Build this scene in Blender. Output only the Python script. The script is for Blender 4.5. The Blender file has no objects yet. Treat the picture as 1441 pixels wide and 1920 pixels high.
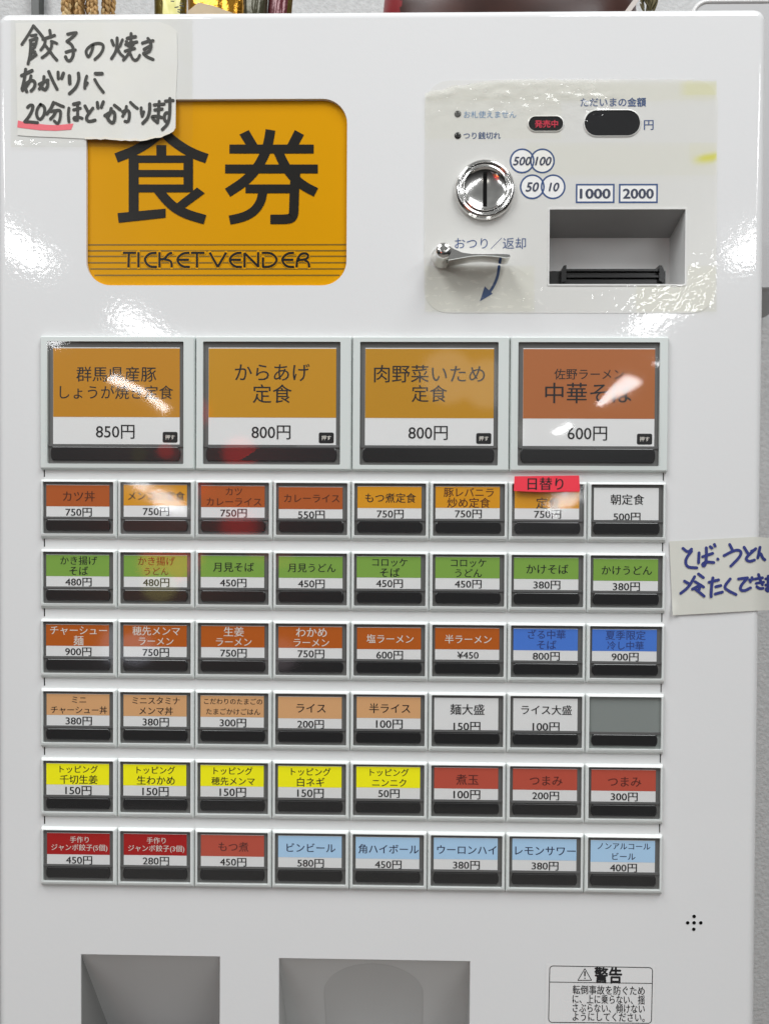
import bpy, math, random
from mathutils import Vector, Matrix, noise

SC = bpy.context.scene
COL = SC.collection
random.seed(7)

# ------------------------------------------------------------------ camera
F = 1500.0                 # focal length in photo pixels
S = 0.00032                # metres per unit on the machine's face
Z0 = 1.35                  # camera height above the floor
YAW, PITCH, ROLL = (math.radians(a) for a in (1.10667262, 0.82704778, 0.31222263))
def rotx(b): return Matrix(((1, 0, 0), (0, math.cos(b), -math.sin(b)), (0, math.sin(b), math.cos(b))))
def roty(a): return Matrix(((math.cos(a), 0, math.sin(a)), (0, 1, 0), (-math.sin(a), 0, math.cos(a))))
def rotz(c): return Matrix(((math.cos(c), -math.sin(c), 0), (math.sin(c), math.cos(c), 0), (0, 0, 1)))
RM = rotz(ROLL) @ rotx(PITCH) @ roty(YAW)      # machine frame (right, down, into) -> camera frame
RT = RM.transposed()
def d2w(v): return Vector((v[0], v[2], -v[1]))
cam = bpy.data.cameras.new('camera')
cam.sensor_fit = 'VERTICAL'; cam.sensor_height = 36.0; cam.sensor_width = 27.0
cam.lens = 36.0 * F / 1920.0
cam.clip_start = 0.01; cam.clip_end = 100
camo = bpy.data.objects.new('camera', cam); COL.objects.link(camo)
ax = d2w(RT @ Vector((1, 0, 0))); ay = d2w(RT @ Vector((0, -1, 0))); az = d2w(RT @ Vector((0, 0, -1)))
m = Matrix.Identity(4)
for i in range(3):
    m[i][0], m[i][1], m[i][2] = ax[i], ay[i], az[i]
m[0][3], m[1][3], m[2][3] = 0, -F * S, Z0
camo.matrix_world = m
SC.camera = camo

# ------------------------------------------------------------------ view, world, lamps
SC.view_settings.view_transform = 'Standard'
SC.view_settings.look = 'None'
SC.view_settings.exposure = -0.64
SC.view_settings.gamma = 1.0
SC.view_settings.use_curve_mapping = False

def lin(c):
    return tuple(((x / 255) / 12.92 if x / 255 <= 0.04045 else ((x / 255 + 0.055) / 1.055) ** 2.4) for x in c)

AMB = 0.29
w = bpy.data.worlds.new('World'); SC.world = w; w.use_nodes = True
nt = w.node_tree; nt.nodes.clear()
N = nt.nodes.new; L = nt.links.new
out = N('ShaderNodeOutputWorld'); bg = N('ShaderNodeBackground'); L(bg.outputs[0], out.inputs[0])
tc = N('ShaderNodeTexCoord'); sep = N('ShaderNodeSeparateXYZ'); L(tc.outputs['Generated'], sep.inputs[0])
mr = N('ShaderNodeMapRange'); mr.inputs[1].default_value = -1; mr.inputs[2].default_value = 1
L(sep.outputs[2], mr.inputs[0])
ramp = N('ShaderNodeValToRGB'); L(mr.outputs[0], ramp.inputs[0])
e = ramp.color_ramp.elements
e[0].position = 0.0; e[0].color = (0.05, 0.05, 0.05, 1)
e[1].position = 1.0; e[1].color = (1.3, 1.33, 1.31, 1)
for p, c in ((0.36, (0.08, 0.08, 0.08)), (0.46, (0.20, 0.20, 0.20)), (0.53, (0.50, 0.50, 0.50)), (0.60, (0.95, 0.965, 0.96)), (0.72, (1.25, 1.28, 1.26))):
    x = e.new(p); x.color = (*c, 1)
nz = N('ShaderNodeTexNoise'); nz.inputs['Scale'].default_value = 4.0; nz.inputs['Detail'].default_value = 3
L(tc.outputs['Generated'], nz.inputs['Vector'])
mr2 = N('ShaderNodeMapRange'); mr2.inputs[1].default_value = 0.3; mr2.inputs[2].default_value = 0.7
mr2.inputs[3].default_value = 0.75; mr2.inputs[4].default_value = 1.25
L(nz.outputs[0], mr2.inputs[0])
mul = N('ShaderNodeMix'); mul.data_type = 'RGBA'; mul.blend_type = 'MULTIPLY'; mul.inputs[0].default_value = 1
L(ramp.outputs[0], mul.inputs[6]); L(mr2.outputs[0], mul.inputs[7])
last = mul.outputs[2]
# glow spots painted into the world, standing for coloured things the glossy covers mirror (direction, radius, colour)
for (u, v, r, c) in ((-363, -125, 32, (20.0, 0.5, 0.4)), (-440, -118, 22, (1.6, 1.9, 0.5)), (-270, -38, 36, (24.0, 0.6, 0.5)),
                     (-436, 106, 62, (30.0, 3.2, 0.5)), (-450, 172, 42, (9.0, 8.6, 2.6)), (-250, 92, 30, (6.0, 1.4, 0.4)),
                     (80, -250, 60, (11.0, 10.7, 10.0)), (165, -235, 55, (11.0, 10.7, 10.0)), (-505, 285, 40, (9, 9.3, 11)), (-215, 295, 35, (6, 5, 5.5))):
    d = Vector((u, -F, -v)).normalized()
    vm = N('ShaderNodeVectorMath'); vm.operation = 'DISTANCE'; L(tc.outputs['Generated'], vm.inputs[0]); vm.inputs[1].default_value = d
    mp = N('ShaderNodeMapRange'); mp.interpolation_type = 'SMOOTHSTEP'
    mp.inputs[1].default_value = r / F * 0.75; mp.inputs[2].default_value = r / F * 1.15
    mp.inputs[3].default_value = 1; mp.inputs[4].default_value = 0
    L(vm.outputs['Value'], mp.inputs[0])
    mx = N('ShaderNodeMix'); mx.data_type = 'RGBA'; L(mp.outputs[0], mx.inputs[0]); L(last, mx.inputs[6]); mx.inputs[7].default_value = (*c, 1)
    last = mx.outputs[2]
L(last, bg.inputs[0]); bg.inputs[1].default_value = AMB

TUBE = 13.5
def tube_or_fill_lamp(x, d0, d1, z, power, wide=0.11):
    """a ceiling fluorescent tube, or a wide added fill lamp, running away from the machine (d = metres from the mirrored camera)"""
    la = bpy.data.lights.new('tube_or_fill_light', 'AREA'); la.shape = 'RECTANGLE'
    ln = d1 - d0; la.size = wide; la.size_y = ln
    la.energy = power * ln; la.color = (0.975, 0.988, 1.0)
    o = bpy.data.objects.new('tube_or_fill_light', la); COL.objects.link(o)
    y = -((d0 + d1) / 2 - F * S)
    o.location = (x, y, Z0 + z)
    # tilt the emitting side a little towards the machine, as a round tube shines all ways
    dirv = Vector((-x * 0.5, -y, -z)).normalized()
    ydir = Vector((0, 1, 0)); zax = -(dirv - ydir * dirv.dot(ydir)).normalized()
    xax = ydir.cross(zax)
    mm = Matrix((xax, ydir, zax)).transposed().to_4x4(); mm.translation = o.location
    o.matrix_world = mm
for (x, segs) in ((-1.83, ((1.70, 2.80), (2.92, 4.09), (5.16, 6.36), (6.48, 7.6))),
                  (1.66, ((1.62, 2.72), (2.84, 4.04), (4.60, 5.75), (7.0, 8.2)))):
    for a, b in segs:
        tube_or_fill_lamp(x, a, b, 1.2, TUBE)
for x in (-0.8, 0.7): tube_or_fill_lamp(x, 0.85, 1.95, 1.5, 34.0, 0.6)  # wide unseen lamps added for more, softer light from above

# ------------------------------------------------------------------ materials
def mat(name, color, rough=0.5, metal=0.0, spec=0.5, bump=None, var=None, emit=None, coat=0.0):
    mt = bpy.data.materials.new(name); mt.use_nodes = True
    t = mt.node_tree; b = t.nodes['Principled BSDF']
    b.inputs['Base Color'].default_value = (*color, 1); b.inputs['Roughness'].default_value = rough
    b.inputs['Metallic'].default_value = metal; b.inputs['Specular IOR Level'].default_value = spec
    b.inputs['Coat Weight'].default_value = coat; b.inputs['Coat Roughness'].default_value = 0.05
    co = t.nodes.new('ShaderNodeTexCoord')
    if bump:
        sc, dist, stren, det = bump
        n = t.nodes.new('ShaderNodeTexNoise'); n.inputs['Scale'].default_value = sc; n.inputs['Detail'].default_value = det
        t.links.new(co.outputs['Object'], n.inputs['Vector'])
        bn = t.nodes.new('ShaderNodeBump'); bn.inputs['Distance'].default_value = dist; bn.inputs['Strength'].default_value = stren
        t.links.new(n.outputs[0], bn.inputs['Height']); t.links.new(bn.outputs[0], b.inputs['Normal'])
    if var:
        sc, amt = var
        n = t.nodes.new('ShaderNodeTexNoise'); n.inputs['Scale'].default_value = sc; n.inputs['Detail'].default_value = 4
        t.links.new(co.outputs['Object'], n.inputs['Vector'])
        mp = t.nodes.new('ShaderNodeMapRange'); mp.inputs[1].default_value = 0.3; mp.inputs[2].default_value = 0.7
        mp.inputs[3].default_value = 1 - amt; mp.inputs[4].default_value = 1 + amt * 0.4
        t.links.new(n.outputs[0], mp.inputs[0])
        mx = t.nodes.new('ShaderNodeMix'); mx.data_type = 'RGBA'; mx.blend_type = 'MULTIPLY'; mx.inputs[0].default_value = 1
        mx.inputs[6].default_value = (*color, 1); t.links.new(mp.outputs[0], mx.inputs[7]); t.links.new(mx.outputs[2], b.inputs['Base Color'])
    if emit:
        b.inputs['Emission Color'].default_value = (*emit[0], 1); b.inputs['Emission Strength'].default_value = emit[1]
    return mt

def film(name, tint=(1, 1, 1), gloss=1.0, rough=0.03, ior=1.5, cream=None):
    """thin clear plastic: see-through, mirror-like by Fresnel; 'cream' reads a stain mask from the mesh"""
    mt = bpy.data.materials.new(name); mt.use_nodes = True
    t = mt.node_tree; t.nodes.clear(); n = t.nodes.new; l = t.links.new
    o = n('ShaderNodeOutputMaterial'); tr = n('ShaderNodeBsdfTransparent'); tr.inputs[0].default_value = (*tint, 1)
    gl = n('ShaderNodeBsdfGlossy'); gl.inputs['Roughness'].default_value = rough
    ge = n('ShaderNodeNewGeometry'); dt = n('ShaderNodeVectorMath'); dt.operation = 'DOT_PRODUCT'
    l(ge.outputs['Normal'], dt.inputs[0]); l(ge.outputs['Incoming'], dt.inputs[1])
    def ma(op, a, b=None):                       # Schlick's Fresnel, the same from both sides of the sheet
        q = n('ShaderNodeMath'); q.operation = op
        for i, x in enumerate((a, b)):
            if x is None: continue
            if isinstance(x, (int, float)): q.inputs[i].default_value = x
            else: l(x, q.inputs[i])
        return q
    f0 = ((ior - 1) / (ior + 1)) ** 2
    ab = ma('ABSOLUTE', dt.outputs['Value']); om = ma('SUBTRACT', 1.0, ab.outputs[0]); pw = ma('POWER', om.outputs[0], 5.0)
    m1 = ma('MULTIPLY', pw.outputs[0], 1 - f0); m2 = ma('ADD', m1.outputs[0], f0); sc = ma('MULTIPLY', m2.outputs[0], gloss)
    base = tr.outputs[0]
    if cream:
        at = n('ShaderNodeAttribute'); at.attribute_name = 'stain'
        sp = n('ShaderNodeSeparateColor'); l(at.outputs['Color'], sp.inputs[0])
        mc = n('ShaderNodeMix'); mc.data_type = 'RGBA'; mc.inputs[6].default_value = (*cream[0], 1); mc.inputs[7].default_value = (*cream[1], 1)
        l(sp.outputs[1], mc.inputs[0])
        m0 = n('ShaderNodeMix'); m0.data_type = 'RGBA'; l(sp.outputs[0], m0.inputs[0]); m0.inputs[6].default_value = (*tint, 1); l(mc.outputs[2], m0.inputs[7])
        l(m0.outputs[2], tr.inputs[0])
    if cream:
        df = n('ShaderNodeBsdfDiffuse'); df.inputs[0].default_value = (0.86, 0.855, 0.80, 1)
        mh = n('ShaderNodeMixShader'); l(sp.outputs[2], mh.inputs[0]); l(base, mh.inputs[1]); l(df.outputs[0], mh.inputs[2]); base = mh.outputs[0]
    mx = n('ShaderNodeMixShader'); l(sc.outputs[0], mx.inputs[0]); l(base, mx.inputs[1]); l(gl.outputs[0], mx.inputs[2])
    l(mx.outputs[0], o.inputs[0])
    return mt

K = 0.60
def pc(r, g, b, k=K): return tuple(min(0.9, x / k) for x in lin((r, g, b)))
M = {}
M['panel'] = mat('white_enamel', (0.765, 0.77, 0.77), 0.07, bump=(330, 0.0006, 0.058, 1.5), var=(3.0, 0.03))
_t = M['panel'].node_tree; _n = _t.nodes.new('ShaderNodeTexNoise'); _n.inputs['Scale'].default_value = 14; _n.inputs['Detail'].default_value = 5
_m = _t.nodes.new('ShaderNodeMapRange'); _m.inputs[1].default_value = 0.42; _m.inputs[2].default_value = 0.7; _m.inputs[3].default_value = 0.045; _m.inputs[4].default_value = 0.085
_c = _t.nodes.new('ShaderNodeTexCoord'); _t.links.new(_c.outputs['Object'], _n.inputs['Vector']); _t.links.new(_n.outputs[0], _m.inputs[0]); _t.links.new(_m.outputs[0], _t.nodes['Principled BSDF'].inputs['Roughness'])
M['bezel'] = mat('white_plastic', (0.74, 0.77, 0.755), 0.28)
M['bezel_big'] = mat('pale_green_plastic', (0.66, 0.705, 0.685), 0.30)
M['rail'] = mat('white_rail', (0.76, 0.775, 0.77), 0.3)
M['tray'] = mat('smoked_plastic', (0.15, 0.15, 0.147), 0.45)
M['lip'] = mat('grey_smoked_lip', (0.13, 0.13, 0.13), 0.6)
M['bar'] = mat('black_plastic', (0.024, 0.024, 0.025), 0.22)
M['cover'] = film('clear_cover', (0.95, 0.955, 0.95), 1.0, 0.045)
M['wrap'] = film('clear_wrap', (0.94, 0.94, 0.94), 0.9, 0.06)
M['ink'] = mat('black_ink', (0.012, 0.012, 0.014), 0.5)
M['card'] = mat('white_card', (0.87, 0.87, 0.87), 0.55)
M['sign'] = mat('yellow_sign', pc(184, 130, 0, 0.72), 0.3, spec=0.15, var=(9, 0.05))
M['sign_ink'] = mat('sign_black', (0.012, 0.011, 0.009), 0.3, spec=0.3)
M['sign_line'] = mat('sign_line', pc(100, 76, 8), 0.3)
M['chrome'] = mat('chrome', (0.78, 0.77, 0.75), 0.13, metal=1, bump=(70, 0.0008, 0.10, 1))
M['dark'] = mat('dark_hole', (0.004, 0.004, 0.004), 0.7, spec=0.1)
M['blue'] = mat('blue_print', pc(38, 62, 104), 0.4)
M['blue2'] = mat('dark_blue_print', pc(40, 46, 66), 0.4)
M['cyan'] = mat('pale_blue_print', pc(70, 110, 150), 0.4)
M['pale'] = mat('pale_blue_fill', pc(198, 208, 222, 0.62), 0.4)
M['face'] = mat('cream_membrane', (0.735, 0.735, 0.715), 0.22, bump=(300, 0.0003, 0.08, 2))
M['display'] = mat('display_window', (0.02, 0.02, 0.022), 0.12)
M['led'] = mat('red_led', (0.5, 0.01, 0.04), 0.5, emit=((1.0, 0.03, 0.12), 0.2))
M['slot'] = mat('grey_slot_plastic', (0.66, 0.66, 0.65), 0.30)
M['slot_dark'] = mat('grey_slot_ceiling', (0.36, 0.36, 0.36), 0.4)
M['mouth'] = mat('black_mouth', (0.012, 0.012, 0.012), 0.25)
M['tray_l'] = mat('grey_tray', (0.66, 0.66, 0.655), 0.35)
M['tray_r'] = mat('light_grey_tray', (0.66, 0.66, 0.65), 0.35)
M['arch'] = mat('grey_arch_reflection', (0.56, 0.56, 0.55), 0.33)
M['sticker'] = mat('white_decal', (0.78, 0.78, 0.775), 0.35)
M['paper'] = mat('note_paper', (0.80, 0.80, 0.785), 0.7, var=(22, 0.05))
M['paper2'] = mat('cream_paper', (0.66, 0.66, 0.60), 0.75, var=(26, 0.06))
M['marker'] = mat('black_marker', pc(40, 40, 38), 0.6)
M['navy'] = mat('navy_marker', pc(34, 42, 98), 0.6)
M['redmark'] = mat('red_marker', pc(214, 88, 100), 0.6)
M['redtape'] = mat('red_label', pc(205, 48, 62), 0.35)
M['tape'] = film('clear_tape', (0.985, 0.985, 0.98), 0.9, 0.05, 1.45, cream=((0.973, 0.969, 0.918), (0.95, 0.93, 0.40)))
M['cabinet'] = mat('cabinet_paint', (0.66, 0.66, 0.655), 0.3)
M['wall'] = mat('grey_wallpaper', (0.60, 0.605, 0.60), 0.85, bump=(260, 0.004, 0.4, 4), var=(150, 0.10))
M['floor'] = mat('floor_tile', (0.22, 0.20, 0.18), 0.5, var=(8, 0.2))
M['white_ink'] = mat('white_ink', (0.80, 0.76, 0.70), 0.5)
_mc = {}
KC = 0.64
def cm(rgb, name):
    if rgb not in _mc: _mc[rgb] = mat(name, tuple(max(0.004, (x - 0.012) / KC) for x in lin(rgb)), 0.55)
    return _mc[rgb]

# ------------------------------------------------------------------ geometry helpers
def P(u, v, h=0.0): return Vector((u * S, -h * S, Z0 - v * S))          # a true point of the machine's frame
def T(x, y):                                                             # photo measurement rectified onto the face
    d = RT @ Vector(((x - 720.5) / F, (y - 960) / F, 1)); return (d[0] / d[2] * F, d[1] / d[2] * F)
def TH(x, y, h):                                                         # same, for a point standing h off the face
    u, v = T(x, y); k = 1 - h / F; return (u * k, v * k)

class MB:
    def __init__(s): s.v = []; s.f = []; s.m = []; s.sm = []
    def add(s, pts, faces, mi=0, smooth=False):
        b = len(s.v); s.v += [Vector(p) for p in pts]
        for f in faces: s.f.append([b + i for i in f]); s.m.append(mi); s.sm.append(smooth)
    def poly(s, uv, h, mi=0): s.add([P(u, v, h) for u, v in uv], [list(range(len(uv)))], mi)
    def rect(s, u0, v0, u1, v1, h, mi=0): s.poly([(u0, v0), (u1, v0), (u1, v1), (u0, v1)], h, mi)
    def box(s, u0, v0, u1, v1, h0, h1, mi=0, b=0.0):
        rings = [(0, h0), (0, h1 - b), (b, h1)] if b else [(0, h0), (0, h1)]
        s.loft([[(u0 + i, v0 + i), (u1 - i, v0 + i), (u1 - i, v1 - i), (u0 + i, v1 - i)] for i, _ in rings], [h for _, h in rings], mi, cap=True)
    def loft(s, rings, hs, mi=0, cap=False, smooth=False, back=False):
        n = len(rings[0]); pts = []
        for r, h in zip(rings, hs): pts += [P(u, v, h) for u, v in r]
        fs = []
        for k in range(len(rings) - 1):
            for i in range(n):
                j = (i + 1) % n; fs.append([k * n + i, k * n + j, (k + 1) * n + j, (k + 1) * n + i])
        s.add(pts, fs, mi, smooth)
        if cap: s.poly(rings[-1], hs[-1], mi)
        if back: s.poly(rings[0], hs[0], mi)
    def lathe(s, c, prof, n=48, mi=0, cap=True):
        rings = [[(c[0] + r * math.cos(2 * math.pi * i / n), c[1] + r * math.sin(2 * math.pi * i / n)) for i in range(n)] for r, h in prof]
        s.loft(rings, [h for r, h in prof], mi, cap, True)
    def stroke(s, pts, wd, fn, mi=0, caps=True, sm=2):
        """a pen stroke: pts in 2-D, fn(x, y) -> world point"""
        p = [Vector(q) for q in pts]
        if len(p) > 2:
            for _ in range(sm):
                q = [p[0]]
                for a, b in zip(p, p[1:]): q += [a.lerp(b, 0.25), a.lerp(b, 0.75)]
                q.append(p[-1]); p = q
        r = wd / 2; d = []
        for i in range(len(p)):
            t = (p[min(i + 1, len(p) - 1)] - p[max(i - 1, 0)])
            d.append(t.normalized() if t.length > 1e-9 else Vector((1, 0)))
        left, right = [], []
        if caps:
            t = d[0]; nrm = Vector((-t.y, t.x)); k = 4
            arc = [p[0] + (nrm * math.cos(a) - t * math.sin(a)) * r for a in [math.pi * i / (2 * k) for i in range(2 * k + 1)]]
            for i in range(k): left.append(arc[k - i]); right.append(arc[k + i])
            left[0] = right[0] = arc[k]
        for q, t in zip(p, d):
            nrm = Vector((-t.y, t.x)); left.append(q + nrm * r); right.append(q - nrm * r)
        if caps:
            t = d[-1]; nrm = Vector((-t.y, t.x))
            for a in [math.pi * i / 8 for i in range(1, 5)]:
                left.append(p[-1] + (nrm * math.cos(a) + t * math.sin(a)) * r); right.append(p[-1] + (-nrm * math.cos(a) + t * math.sin(a)) * r)
        n = len(left)
        s.add([fn(*q) for q in left] + [fn(*q) for q in right], [[i, i + 1, n + i + 1, n + i] for i in range(n - 1)], mi)
    def text(s, body, cu, cv, h, width=None, size=None, height=None, mi=0, bold=0.0, shear=0.0, sq=1.0):
        vs, fs, em = glyphs(body, 0.0, shear)
        xs = [p[0] for p in vs]; x0, x1 = min(xs) - bold, max(xs) + bold
        if width: k = width / (x1 - x0)
        else: k = size
        ky = (height / 0.80) if height else k * sq
        offs = [(0, 0)] if not bold else ([(-bold, 0), (bold, 0)] if bold < 0.018 else [(-bold, 0), (bold, 0), (0, -bold * 0.8), (0, bold * 0.8)])
        for i, (dx, dy) in enumerate(offs):
            s.add([P(cu + (x + dx - (x0 + x1) / 2) * k, cv - (y + dy - 0.38) * ky, h + 0.05 * i) for x, y in vs], fs, mi)
    def build(s, name, mats, parent=None, root=None):
        me = bpy.data.meshes.new(name)
        me.from_pydata(s.v, [], s.f)
        for x in (mats if isinstance(mats, list) else [mats]): me.materials.append(x)
        me.polygons.foreach_set('material_index', s.m); me.polygons.foreach_set('use_smooth', s.sm)
        me.update()
        o = bpy.data.objects.new(name, me); COL.objects.link(o)
        if parent:
            o.parent = parent
            if parent.type == 'EMPTY': o.matrix_parent_inverse = Matrix.Translation(parent.location).inverted()
        return o

_g = {}
def glyphs(body, bold=0.0, shear=0.0):
    k = (body, bold, shear)
    if k not in _g:
        cu = bpy.data.curves.new('t', 'FONT'); cu.body = body; cu.size = 1; cu.offset = bold; cu.shear = shear; cu.resolution_u = 3
        o = bpy.data.objects.new('t', cu); COL.objects.link(o)
        dg = bpy.context.evaluated_depsgraph_get(); me = bpy.data.meshes.new_from_object(o.evaluated_get(dg))
        _g[k] = ([(v.co.x, v.co.y) for v in me.vertices], [list(p.vertices) for p in me.polygons], 1)
        bpy.data.meshes.remove(me); bpy.data.objects.remove(o); bpy.data.curves.remove(cu)
    return _g[k]

def rrect(u0, v0, u1, v1, r, n=8):
    pts = []
    for (cx, cy, a0) in ((u1 - r, v0 + r, -90), (u1 - r, v1 - r, 0), (u0 + r, v1 - r, 90), (u0 + r, v0 + r, 180)):
        for i in range(n + 1):
            a = math.radians(a0 + 90 * i / n); pts.append((cx + r * math.cos(a), cy + r * math.sin(a)))
    return pts

def filled(outlines):
    """flat sheet with holes -> (2-D points, faces)"""
    cu = bpy.data.curves.new('t', 'CURVE'); cu.dimensions = '2D'; cu.fill_mode = 'BOTH'
    for ol in outlines:
        sp = cu.splines.new('POLY'); sp.points.add(len(ol) - 1); sp.use_cyclic_u = True
        for q, (x, y) in zip(sp.points, ol): q.co = (x * 0.01, y * 0.01, 0, 1)
    o = bpy.data.objects.new('t', cu); COL.objects.link(o)
    me = bpy.data.meshes.new_from_object(o.evaluated_get(bpy.context.evaluated_depsgraph_get()))
    r = ([(v.co.x * 100, v.co.y * 100) for v in me.vertices], [list(p.vertices) for p in me.polygons])
    bpy.data.meshes.remove(me); bpy.data.objects.remove(o); bpy.data.curves.remove(cu)
    return r

def tag(o, label=None, cat=None, group=None, kind=None):
    if label: o['label'] = label
    if cat: o['category'] = cat
    if group: o['group'] = group
    if kind: o['kind'] = kind
    return o

def rq(x0, y0, x1, y1, h=0):
    """rectified rectangle from a photo box (mean of its corners)"""
    a, b, c, d = TH(x0, y0, h), TH(x1, y0, h), TH(x0, y1, h), TH(x1, y1, h)
    return ((a[0] + c[0]) / 2, (a[1] + b[1]) / 2, (b[0] + d[0]) / 2, (c[1] + d[1]) / 2)

# ------------------------------------------------------------------ setting
WALL_H = -1250
b = MB(); b.add([(-3, 0.40, 0), (3, 0.40, 0), (3, 0.40, 3), (-3, 0.40, 3)], [[0, 1, 2, 3]])
tag(b.build('wall', M['wall']), 'grey textured wallpaper wall behind the machine', 'wall')
b = MB(); b.add([(-3, -3, 0), (3, -3, 0), (3, 0.398, 0), (-3, 0.398, 0)], [[0, 1, 2, 3]])
tag(b.build('floor', M['floor']), kind='structure')

# ------------------------------------------------------------------ machine
root = bpy.data.objects.new('ticket_vending_machine', None); COL.objects.link(root)
root.location = (0, 0.19, 0)
tag(root, 'white enamel food ticket vending machine covered in menu buttons', 'ticket machine')
UL, UR, VT = -763.0, 672.0, -914.0
VB = (Z0 - 0.06) / S
b = MB(); q = [(UL - 8, VT + 6), (UR + 8, VT + 6), (UR + 8, (Z0 - 0.002) / S), (UL - 8, (Z0 - 0.002) / S)]
b.loft([q, q, [(u + (3 if u < 0 else -3), v) for u, v in q]], [-1100, -30, -26], 0, False, False, True); b.build('cabinet', M['cabinet'], root)

SIGN = rq(162, 186, 650, 535); BILL = rq(1029, 393, 1283, 533)
TRL = rq(151, 1791, 413, 2050); TRR = rq(521.5, 1799, 881, 2050)
R = 17
holes = [rrect(*SIGN, 46, 10), rrect(*BILL, 2, 2), rrect(*TRL, 1.5, 2), rrect(*TRR, 1.5, 2)]
outer = rrect(UL + R, VT + R, UR - R, VB - R, 6, 5)
vs, fs = filled([outer] + holes)
b = MB(); b.add([P(u, v, 0) for u, v in vs], fs)
prof = [(0, 0), (3, -0.15)] + [(R * math.sin(t), -R * (1 - math.cos(t))) for t in [math.pi / 2 * k / 9 for k in range(2, 10)]] + [(R, -29)]
b.loft([rrect(UL + R - e_, VT + R - e_, UR - R + e_, VB - R + e_, 6 + e_, 5) for e_, _ in prof], [h for _, h in prof], 0, smooth=True)
for hl, dep in ((holes[0], -9),):
    b.loft([hl, hl], [0, dep])
for q in (TRL, TRR): b.loft([rrect(*q, 1.5, 2), rrect(q[0] + 0.4, q[1] + 0.4, q[2] - 0.4, q[3] - 0.4, 1.5, 2), rrect(q[0] + 1.4, q[1] + 1.4, q[2] - 1.4, q[3] - 1.4, 1.5, 2)], [0, -0.2, -1.2], 0, smooth=True)
b.build('front_panel', M['panel'], root)

# --- sign -------------------------------------------------------------------------------------------------
b = MB(); b.box(SIGN[0] - 8, SIGN[1] - 8, SIGN[2] + 8, SIGN[3] + 8, -20, -7)
def signfn(ox, oy, sc, h):
    def f(x, y):
        return P(*TH(ox + x / sc, oy + y / sc, h), h)
    return f
hh = -6.7
for y in (458.9, 470.1, 480.6, 492.6, 504.2, 516.2):
    _, v = TH(406, y, -7)
    inset = 0 if y < 495 else (4 if y < 510 else 12)
    b.rect(SIGN[0] + 1 + inset, v - 1.3, SIGN[2] - 1 - inset, v + 1.3, hh, 2)
TV = [[(242, 117), (308, 117)], [(272, 117), (270, 190)], [(320, 114), (320, 190)], [(410, 117), (375, 119), (346, 150), (372, 187), (412, 188)],
      [(425, 114), (425, 190)], [(488, 117), (470, 122), (450, 148), (430, 150)], [(450, 150), (478, 155), (486, 170), (486, 190)],
      [(575, 117), (540, 119), (508, 150), (535, 187), (577, 188)], [(512, 152), (572, 152)], [(582, 117), (650, 117)], [(612, 117), (612, 190)],
      [(676, 116), (716, 188)], [(716, 188), (758, 116)], [(835, 117), (802, 119), (770, 150), (796, 187), (837, 188)], [(774, 152), (832, 152)],
      [(850, 190), (850, 118)], [(850, 118), (918, 186)], [(918, 188), (918, 114)], [(942, 188), (942, 140)], [(936, 117), (985, 117), (1018, 152), (985, 187), (940, 188)],
      [(1097, 117), (1064, 119), (1032, 150), (1058, 187), (1098, 188)], [(1036, 152), (1094, 152)],
      [(1110, 190), (1112, 150), (1134, 118), (1168, 122), (1166, 148), (1120, 154)], [(1150, 154), (1170, 164), (1173, 190)]]
for i, st in enumerate(TV): b.stroke(st, 19, signfn(140, 430, 2.6685, -6.4 + 0.02 * (i % 6)), 0, True)
for i, st in enumerate(TV): b.stroke(st, 11.5, signfn(140, 430, 2.6685, -6.1 + 0.03 * (i % 6)), 1, False)
k = [0]
def zz():
    k[0] += 1; return -6.6 + 0.04 * k[0]
def gs(o, pts, wd=None):
    fn = signfn(o[0], o[1], 6.55, zz())
    if wd: b.stroke(pts, wd, fn, 1, False)
    else: b.add([fn(*p) for p in pts], [list(range(len(pts)))], 1)
def box4(x0, y0, x1, y1): return [(x0, y0), (x1, y0), (x1, y1), (x0, y1)]
G = (200, 230)
gs(G, [(118, 432), (350, 345), (560, 215), (700, 80)], 120); gs(G, [(670, 80), (790, 205), (950, 320), (1100, 395), (1232, 440)], 120)
gs(G, box4(612, 275, 733, 450)); gs(G, box4(330, 402, 1060, 492)); gs(G, box4(272, 400, 394, 1110)); gs(G, box4(945, 430, 1061, 852))
gs(G, box4(380, 580, 960, 665)); gs(G, box4(380, 758, 1000, 854)); gs(G, [(135, 1110), (725, 1055), (725, 1165), (150, 1228)])
gs(G, [(1110, 795), (1205, 865), (960, 1045), (850, 1000)]); gs(G, [(625, 815), (740, 960), (860, 1062), (1000, 1130), (1208, 1190)], 116)
k[0] = 0
G = (400, 230)
gs(G, [(320, 145), (435, 90), (545, 275), (400, 275)]); gs(G, [(1000, 90), (1112, 150), (1045, 275), (905, 275)])
gs(G, [(702, 88), (672, 270), (612, 430), (520, 580), (390, 720), (175, 860)], 120); gs(G, box4(198, 268, 1232, 378)); gs(G, box4(145, 513, 1282, 622))
gs(G, [(785, 330), (870, 520), (980, 670), (1110, 780), (1260, 855)], 116); gs(G, box4(395, 758, 1010, 865))
gs(G, [(606, 850), (585, 970), (500, 1090), (370, 1160), (200, 1195)], 112); gs(G, [(1010, 600), (996, 800), (990, 1010), (985, 1150), (930, 1186), (700, 1186)], 116)
sign = b.build('name_sign', [M['sign'], M['sign_ink'], M['sign_line']], root)

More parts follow.
